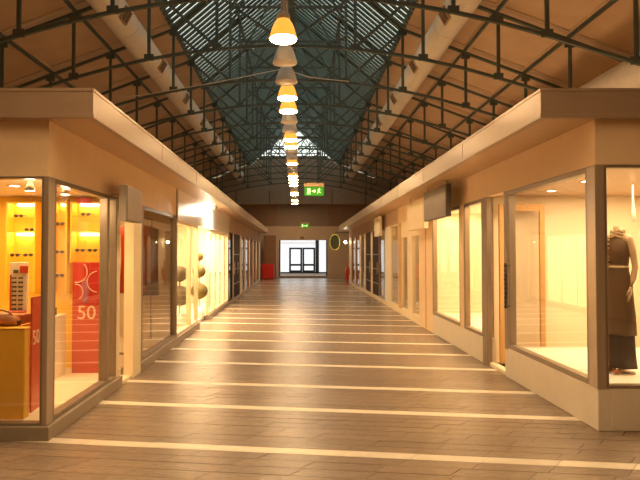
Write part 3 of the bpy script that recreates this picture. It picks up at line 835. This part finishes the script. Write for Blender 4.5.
GX = -2.52
t = thing('clothes_rail', 'chrome clothes rail with garments behind the reflective window', 'clothes rail', (GX, 8.9, .12))
for y in (8.25, 9.6):
    tube('upright', [(0, 0, .03), (0, 0, 2.08)], .014, CHROME, t, (GX, y, .12)); box('foot', GX - .2, GX + .2, y - .02, y + .02, .12, .15, CHROME, t)
tube('crossbar', [(0, 8.25, 0), (0, 9.6, 0)], .014, CHROME, t, (GX, 0, 2.18))
for (y, m, zl, lab) in ((8.5, REDO, 1.0, 'orange-red garment hanging on the chrome clothes rail'), (8.8, LEATHER, 1.15, 'tan garment hanging on the chrome clothes rail'), (9.1, BROWN, 1.2, 'brown garment hanging on the chrome clothes rail'), (9.35, DRESS, .9, 'long dark brown garment hanging on the chrome clothes rail')):
    t = thing('hanging_garment', lab, 'garment', (GX, y, zl))
    tube('hanger', [(0, 0, 2.165), (0, 0, 2.10), (0, 0, 2.06)], .006, CHROME, t, (GX, y, 0), 6)
    bm = bmesh.new(); RR = []
    for (z, rx, ry) in ((zl, .20, .055), (1.5, .17, .05), (1.85, .18, .05), (2.0, .19, .045), (2.06, .06, .03)):
        RR.append([bm.verts.new((rx * math.cos(2 * math.pi * k / 16), ry * math.sin(2 * math.pi * k / 16), z)) for k in range(16)])
    for a, b in zip(RR, RR[1:]):
        for k in range(16): bm.faces.new((a[k], a[(k + 1) % 16], b[(k + 1) % 16], b[k]))
    bm.faces.new(RR[0]); bm.faces.new(RR[-1])
    mesh_obj('cloth', bm, m, t, (GX, y, 0), True)

# ================================================================== MANNEQUIN
MX, MY, MZ = 3.305, 5.80, ZP - .005
t = thing('mannequin', 'headless mannequin in a long brown dress holding a dark bag in the corner window', 'mannequin', (MX, MY, MZ))
def loft(name, rings, m, parent, base, n=24, wav=0):
    bm = bmesh.new(); R = []
    for (z, cx_, cy_, rx, ry) in rings:
        R.append([bm.verts.new((cx_ + rx * math.cos(2 * math.pi * k / n) * (1 + wav * math.sin(6 * 2 * math.pi * k / n) * (1 if z < .6 else .15)), cy_ + ry * math.sin(2 * math.pi * k / n) * (1 + wav * math.sin(6 * 2 * math.pi * k / n) * (1 if z < .6 else .15)), z)) for k in range(n)])
    for a, b in zip(R, R[1:]):
        for k in range(n): bm.faces.new((a[k], a[(k + 1) % n], b[(k + 1) % n], b[k]))
    bm.faces.new(R[0][::-1]); bm.faces.new(R[-1])
    return mesh_obj(name, bm, m, parent, base, True)
B = (MX, MY, MZ)
lathe('base_plate', [(.19, 0), (.19, .012), (.03, .02)], CHROME, t, B)
bm = bmesh.new()
# one continuous body: legs, trunk, neck stump, arms
for s in (-1, 1):
    add_tube(bm, [(s * .06, -.09, .035), (s * .06, -.03, .05), (s * .062, .02, .09), (s * .065, .02, .28), (s * .07, .01, .48), (s * .075, 0, .72), (s * .07, 0, .86)], [.028, .036, .036, .048, .05, .07, .085], 12)
    sx = s * .165
    el = (s * .205, .05, 1.10); wr_ = (s * .20, -.04, .90)
    add_tube(bm, [(s * .10, 0, 1.40), (sx, .01, 1.385), (s * .19, .03, 1.26), el, (s * .205, .0, .98), wr_], [.055, .052, .044, .037, .034, .024], 12)
    add_tube(bm, [wr_, (s * .197, -.05, .86), (s * .193, -.06, .82)], [.024, .034, .028], 10, .6)
    for q, ln in zip((-.024, -.008, .008, .023), (.065, .075, .07, .055)):
        add_tube(bm, [(s * .193, -.06 + q, .825), (s * .188, -.062 + q, .825 - ln * .6), (s * .176, -.066 + q, .825 - ln)], [.0085, .008, .006], 8)
    add_tube(bm, [(s * .197, -.075, .87), (s * .19, -.10, .845), (s * .182, -.108, .815)], [.01, .009, .007], 8)
body_r = [(.84, 0, 0, .16, .11), (.95, 0, 0, .165, .115), (1.06, 0, .005, .125, .09), (1.14, 0, .005, .12, .09), (1.24, 0, -.012, .15, .115), (1.33, 0, -.005, .155, .105), (1.40, 0, .005, .14, .075), (1.43, 0, .01, .07, .055), (1.47, 0, .0, .05, .05), (1.53, 0, -.008, .048, .05)]
R = []
for (z, cx_, cy_, rx, ry) in body_r:
    R.append([bm.verts.new((cx_ + rx * math.cos(2 * math.pi * k / 20), cy_ + ry * math.sin(2 * math.pi * k / 20), z)) for k in range(20)])
for a, b in zip(R, R[1:]):
    for k in range(20): bm.faces.new((a[k], a[(k + 1) % 20], b[(k + 1) % 20], b[k]))
bm.faces.new(R[0][::-1]); bm.faces.new(R[-1])
mesh_obj('body', bm, SKIN, t, B, True)
loft('skirt', [(.06, .0, .02, .21, .17), (.2, 0, .015, .195, .155), (.45, 0, .01, .185, .14), (.72, 0, 0, .182, .13)], DRESSD, t, B, 48, .05)
loft('dress', [(.40, .02, .012, .198, .158), (.6, .02, .008, .193, .15), (.85, .005, 0, .183, .132), (.95, 0, 0, .182, .13), (1.06, 0, .005, .137, .103), (1.14, 0, .005, .134, .102), (1.24, 0, -.012, .162, .127), (1.33, 0, -.006, .163, .114), (1.40, 0, .004, .135, .082), (1.42, 0, .006, .10, .07)], DRESS, t, B, 48, .03)
loft('belt', [(1.095, 0, .005, .141, .107), (1.117, 0, .005, .140, .107)], CREAMF, t, B, 32)
bm = bmesh.new()
for k in range(7):
    add_tube(bm, [(-.13 + .012 * math.sin(k), -.085 + .02 * math.cos(k * 2), 1.38 - .042 * k), (-.085, -.115, 1.375 - .042 * k), (-.04, -.12, 1.38 - .042 * k)], [.016, .024, .014], 8)
mesh_obj('ruffle', bm, RUFF, t, B, True)
bm = bmesh.new()
for q in range(3):
    add_tube(bm, [((.075 + .012 * q) * math.cos(a * .449), .01 + (.07 + .01 * q) * math.sin(a * .449), 1.47 - .028 * q + .012 * math.sin(a * 1.7 + q)) for a in range(15)], .02, 8)
mesh_obj('scarf', bm, RUFF, t, B, True)
for s in (-1, 1):
    ico('sandal', .05, LEATHER, t, (MX + s * .07, MY - .15, MZ + .03), 2, (.75, 1.6, .5))
t.rotation_euler = (0, 0, math.radians(-62)); t.scale = (.76, .76, .985)
t = thing('handbag', 'dark handbag hanging from the hand of the mannequin', 'bag', (MX + .19, MY + .20, MZ + .60))
HB = Vector((MX + .19, MY + .20, MZ + .60))
bm = bmesh.new(); add_box(bm, -.06, .06, -.035, .035, 0, .14)
for v in bm.verts:
    if v.co.z > .1: v.co.x *= .72; v.co.y *= .6
bmesh.ops.bevel(bm, geom=bm.edges[:], offset=.012, segments=2, affect='EDGES')
mesh_obj('bag_body', bm, DARK, t, HB, True)
tube('bag_handle', [(-.035, 0, .135), (-.03, 0, .19), (0, 0, .215), (.03, 0, .19), (.035, 0, .135)], .006, DARK, t, HB, 6)
t = thing('hanging_drape', 'narrow white cloth strip hanging beside the mannequin', 'drape', (3.95, 6.6, 2.43))
bm = bmesh.new()
add_tube(bm, [(0, 0, 0), (0, 0, -.22), (.005, 0, -.33), (.01, 0, -.45)], [.008, .011, .02, .022], 10); mesh_obj('cloth', bm, WHITE, t, (3.95, 6.6, 2.43), True)

# ================================================================== END WALL AND VESTIBULE
we = structure('wall_far')
OX0, OX1, OZ = -1.28, 1.90, 2.48
box('wall_face', -8.75, OX0, YE, YE + .3, 0, 3.40, ENDW, we, bev=0); box('wall_face', OX1, 8.2, YE, YE + .3, 0, 3.40, ENDW, we, bev=0)
box('lintel', OX0, OX1, YE, YE + .3, OZ, 3.40, ENDW, we, bev=0)
box('brown_board', -1.45, 1.95, YE + .02, YE + .3, 3.40, 4.85, ENDB, we, bev=0)
box('side_board', -8.75, -1.45, YE, YE + .3, 3.40, 4.85, BROWN, we, bev=0); box('side_board', 1.95, 8.2, YE, YE + .3, 3.40, 4.85, BROWN, we, bev=0)
box('beam', -8.75, 8.2, YE - .25, YE + .3, 4.85, 5.75, CONC, we, bev=0)
box('upper_board', -8.75, 8.2, YE, YE + .3, 5.75, 6.6, CONC, we, bev=0)
for x in (-4.1, -1.9, 2.2, 4.4): box('beam_post', x - .03, x + .03, YE - .28, YE - .25, 4.85, 5.75, STEEL, we, bev=0)
# boards beside the gable light
for s in (-1, 1):
    bm = bmesh.new()
    pts = [(s * 8.4, 6.6), (s * 3.2, 6.6), (s * 3.2, ztop(3.2) + .1)] if ztop(8.4) < 6.6 else []
    f = []
    for yy in (0, .12): f.append([bm.verts.new((p[0], yy, p[1])) for p in ((s * 5.2, 6.6), (s * 2.2, 6.6), (s * 2.2, 8.05), (s * 2.6, 7.75), (s * 2.97, ztop(2.97) + .1))])
    bm.faces.new(f[0]); bm.faces.new(f[1][::-1])
    for k in range(5): bm.faces.new((f[0][k], f[1][k], f[1][(k + 1) % 5], f[0][(k + 1) % 5]))
    mesh_obj('gable_board', bm, CONC, we, (XC, YE + .1, 0))
box('gable_base', XC - 2.2, XC + 2.2, YE + .1, YE + .22, 6.6, 8.05, CONC, we, bev=0)
WN[0] += 1
gw = structure('window_%d' % WN[0], (XC, YE, 8.05))
def gz(x): return zcen(abs(x)) - .05
bm = bmesh.new()
pp = [(-2.2, 8.05), (2.2, 8.05), (0, gz(0))]
fa = [bm.verts.new((a, 0, b)) for a, b in pp]; fb = [bm.verts.new((a, .01, b)) for a, b in pp]
bm.faces.new(fa); bm.faces.new(fb[::-1])
for k in range(3): bm.faces.new((fa[k], fb[k], fb[(k + 1) % 3], fa[(k + 1) % 3]))
mesh_obj('pane', bm, GLASSC, gw, (XC, YE + .16, 0))
for k in range(-4, 5):
    x = k * .5
    bm = bmesh.new(); add_bar(bm, (x, 0, 8.05), (x, 0, max(8.1, gz(x))), .05, .05); mesh_obj('glazing_bar', bm, STEEL, gw, (XC, YE + .12, 0))
for k in range(-4, 5):
    x = k * .6
    for s in (-1, 1):
        x2 = x + s * .75
        if abs(x2) > 2.0 or abs(x) > 2.0: continue
        z1_ = gz(x2)
        bm = bmesh.new(); add_bar(bm, (x, 0, 8.05), (x2, 0, max(8.15, min(z1_, 8.05 + 1.3))), .05, .04); mesh_obj('glazing_bar', bm, STEEL, gw, (XC, YE + .1, 0))
for z in (8.05, 8.7):
    hw = (zcen(0) - z) / .85 - .05
    bm = bmesh.new(); add_bar(bm, (-hw, 0, z), (hw, 0, z), .06, .06); mesh_obj('transom', bm, STEEL, gw, (XC, YE + .11, 0))

# vestibule
YV = 45.5
wv = structure('wall_vestibule')
box('vestibule_side', -2.6, -2.5, YE + .3, YV, 0, 2.9, WHITE, wv, bev=0); box('vestibule_side', 2.9, 3.0, YE + .3, YV, 0, 2.9, WHITE, wv, bev=0)
box('vestibule_ceiling', -2.6, 3.0, YE + .3, YV, 2.75, 2.9, WHITE, wv, bev=0)
box('vestibule_back', -2.6, -1.45, YV, YV + .1, 0, 2.75, WHITE, wv, bev=0)
o = box('step', OX0, OX1, YE - .12, YE + .5, 0, .13, DARKPL, wv)
box('opening_jamb', OX0, OX0 + .07, YE - .01, YE + .31, .13, OZ, BLACK, wv); box('opening_jamb', OX1 - .07, OX1, YE - .01, YE + .31, .13, OZ, BLACK, wv)
WN[0] += 1
vw = structure('window_%d' % WN[0], (.4, YV, 0))
box('frosted_pane', -1.45, 2.9, YV + .09, YV + .1, .1, 2.75, FROST, vw, bev=0)
box('post', 1.38, 1.66, YV, YV + .08, .0, 2.75, BLACK, vw); box('bottom_rail', -1.45, 2.9, YV, YV + .08, 0, .1, BLACK, vw); box('top_rail', -1.45, 1.38, YV + .02, YV + .06, 2.44, 2.47, REDO, vw)
DN[0] += 1
d = structure('door_%d' % DN[0], (.3, YV - .06, .1))
for (a, b) in ((-.76, .30), (.32, 1.36)):
    for (p, q) in ((a, a + .15), (b - .15, b)): box('stile', p, q, YV - .06, YV - .01, .1, 2.08, BLACK, d)
    for (p, q) in ((.1, .24), (.60, .76), (1.94, 2.08)): box('rail', a + .1, b - .1, YV - .06, YV - .01, p, q, BLACK, d)
    for (p, q) in ((.22, .62), (.74, 1.98)): box('pane', a + .1, b - .1, YV - .04, YV - .03, p, q, FROST, d, bev=0)

# ---------------- things near the end
t = thing('brown_cupboard', 'tall brown wooden cupboard behind the red box', 'cupboard', (-1.80, 35.8, 0))
box('cupboard_body', -2.2, -1.42, 35.4, 36.3, 0, 2.75, BROWN, t); box('cupboard_door', -2.16, -1.46, 35.38, 35.4, .06, 2.69, BROWN, t)
t = thing('red_bin', 'bright red box standing in front of the brown cupboard', 'box', (-1.9, 34.9, 0))
box('bin_body', -2.26, -1.52, 34.6, 35.2, .03, .90, REDBOX, t, bev=.02); box('bin_lid', -2.28, -1.50, 34.58, 35.22, .90, .95, REDBOX, t, bev=.015)
for x in (-2.2, -1.6): box('foot', x, x + .06, 34.7, 35.1, 0, .03, DARK, t)
t = thing('oval_sign', 'dark oval blade sign with a yellow rim on a wall bracket', 'sign', (1.92, 30.0, 2.2))
bm = bmesh.new(); add_lathe(bm, [(.245, -.02), (.245, .02)], 28); 
for v in bm.verts: v.co = Vector((v.co.x, v.co.z, v.co.y * 1.62))
mesh_obj('sign_plate', bm, SIGNG, t, (1.92, 29.6, 2.2))
bm = bmesh.new(); add_tube(bm, [(.25 * math.cos(2 * math.pi * k / 28), 0, .405 * math.sin(2 * math.pi * k / 28)) for k in range(29)], .022, 8); mesh_obj('rim', bm, SIGNY, t, (1.92, 29.6, 2.2), True)
tube('bracket', [(0, 0, .43), (0, 0, .5), (.78, 0, .5)], .018, BLACK, t, (1.92, 29.6, 2.2))
t = thing('wall_lamp', 'small bright wall lamp beside the oval sign', 'lamp', (2.5, 29.5, 2.15))
tube('arm', [(.2, 0, .0), (0, 0, .02)], .015, CHROME, t, (2.5, 29.5, 2.15)); ico('globe', .075, BULB, t, (2.47, 29.5, 2.2), 2)
t = thing('fire_extinguisher', 'red fire extinguisher on a tall red stand by the last shop', 'fire extinguisher', (2.5, 28.8, 0))
lathe('stand_base', [(.16, 0), (.16, .03), (.03, .05)], RED, t, (2.5, 28.8, 0)); tube('stand_pole', [(0, .09, .04), (0, .09, 1.25)], .03, RED, t, (2.5, 28.8, 0))
lathe('cylinder', [(.085, .25), (.09, .27), (.09, .75), (.06, .83), (.025, .86)], RED, t, (2.5, 28.8, 0)); lathe('valve', [(.03, .86), (.03, .92), (.015, .93)], BLACK, t, (2.5, 28.8, 0)); tube('hose', [(.03, 0, .9), (.11, -.02, .82), (.11, -.03, .5)], .014, BLACK, t, (2.5, 28.8, 0))

def exit_sign(lab, x, y, z, w_, h_, wires):
    t = thing('exit_sign', lab, 'exit sign', (x, y, z))
    box('sign_body', x - w_ / 2, x + w_ / 2, y, y + .05, z, z + h_, GREEN, t)
    box('mount_bar', x - w_ / 2 - .01, x + w_ / 2 + .01, y - .03, y + .08, z + h_, z + h_ * 1.4, BATTEN, t)
    yf = y - .004
    box('door_symbol', x - w_ * .36, x - w_ * .20, yf, y, z + h_ * .16, z + h_ * .84, EXITW, t, bev=0)
    bm = bmesh.new(); a = h_ * .16
    add_bar(bm, (-a * 1.2, 0, 0), (a * .9, 0, 0), .004, a * .9, (0, 0, 1)); add_bar(bm, (a * .4, 0, a * 1.1), (a * 1.3, 0, 0), .004, a * .6, (0, 0, 1)); add_bar(bm, (a * .4, 0, -a * 1.1), (a * 1.3, 0, 0), .004, a * .6, (0, 0, 1))
    mesh_obj('arrow_symbol', bm, EXITW, t, (x - w_ * .03, yf, z + h_ * .5))
    bm = bmesh.new(); q = h_ * .1
    def b2(p0, p1, wd): add_bar(bm, (p0[0] * q, 0, p0[1] * q), (p1[0] * q, 0, p1[1] * q), .004, wd * q, (0, 0, 1))
    b2((0, 3.4), (.9, 3.4), 1.0); b2((.2, 2.6), (-.4, .2), 1.3); b2((.2, 2.2), (1.9, 1.4), .6); b2((.1, 2.3), (-1.6, 1.2), .6); b2((-.4, .2), (1.0, -1.0), .8); b2((1.0, -1.0), (2.2, -1.4), .7); b2((-.4, .2), (-1.2, -1.6), .8); b2((-1.2, -1.6), (-2.0, -2.8), .7)
    mesh_obj('runner_symbol', bm, EXITW, t, (x + w_ * .24, yf, z + h_ * .48))
    if wires:
        for s in (-1, 1): tube('hanger', [(0, 0, z + h_ * 1.4), (0, 0, zlow(.8))], .008, STEEL, t, (x + s * w_ * .4, y + .02, 0), 6)
    return t
exit_sign('larger green exit sign hanging from the roof truss in mid hall', .47, TY[3] - .03, 3.33, .58, .27, True)
exit_sign('small green exit sign on the end wall above the doorway', .42, YE - .06, 3.30, .56, .26, False)
t = thing('motion_sensor', 'small dark motion sensor box on the lintel above the doorway', 'sensor', (.22, YE - .06, 2.58)); box('sensor_case', .12, .36, YE - .08, YE, 2.58, 2.72, BROWN, t, bev=.015); ico('sensor_eye', .035, BLACK, t, (.24, YE - .085, 2.62), 2)

# ================================================================== SHOP LIGHTING (ceiling lamps inside the shops), vestibule light, added uplights
area('yellow_shop_light', (-3.3, 6.1, 2.30), 1.8, 70 * SHOP, (1, .66, .28), sy=1.6)
area('terracotta_shop_light', (-3.1, 8.6, 2.30), 1.2, 25 * SHOP, (1, .62, .28), sy=1.6)
area('bright_shop_light', (-3.0, 13.6, 2.46), 1.2, 520 * SHOP, (1, .72, .38), sy=6)
area('far_left_shop_light', (-3.0, 24.5, 2.46), 1.0, 75 * SHOP, (1, .66, .34), sy=13)
area('mannequin_shop_light', (4.1, 6.4, 2.41), 2.2, 135 * SHOP, (1, .67, .33), sy=2.4)
area('window_shop_light', (3.3, 9.9, 2.41), .9, 125 * SHOP, (1, .68, .34), sy=3)
area('cream_shop_light', (3.4, 14.3, 2.46), 1.0, 48 * SHOP, (1, .64, .30), sy=5)
area('far_right_shop_light', (3.4, 23.5, 2.46), 1.0, 75 * SHOP, (1, .64, .32), sy=12)
area('vestibule_light', (.2, 41, 2.72), 3.5, 75, (.95, .98, 1.0), sy=6)
area('added_uplight_right', (5.2, 15, 3.2), .5, 65, (1, .58, .27), rot=(math.pi, 0, 0), sy=20)  # unseen strip above the canopy, added to brighten the ceiling boards
area('added_uplight_left', (-5.2, 15, 3.2), .5, 9, (1, .62, .32), rot=(math.pi, 0, 0), sy=20)  # weaker unseen strip, added for the boards on this side
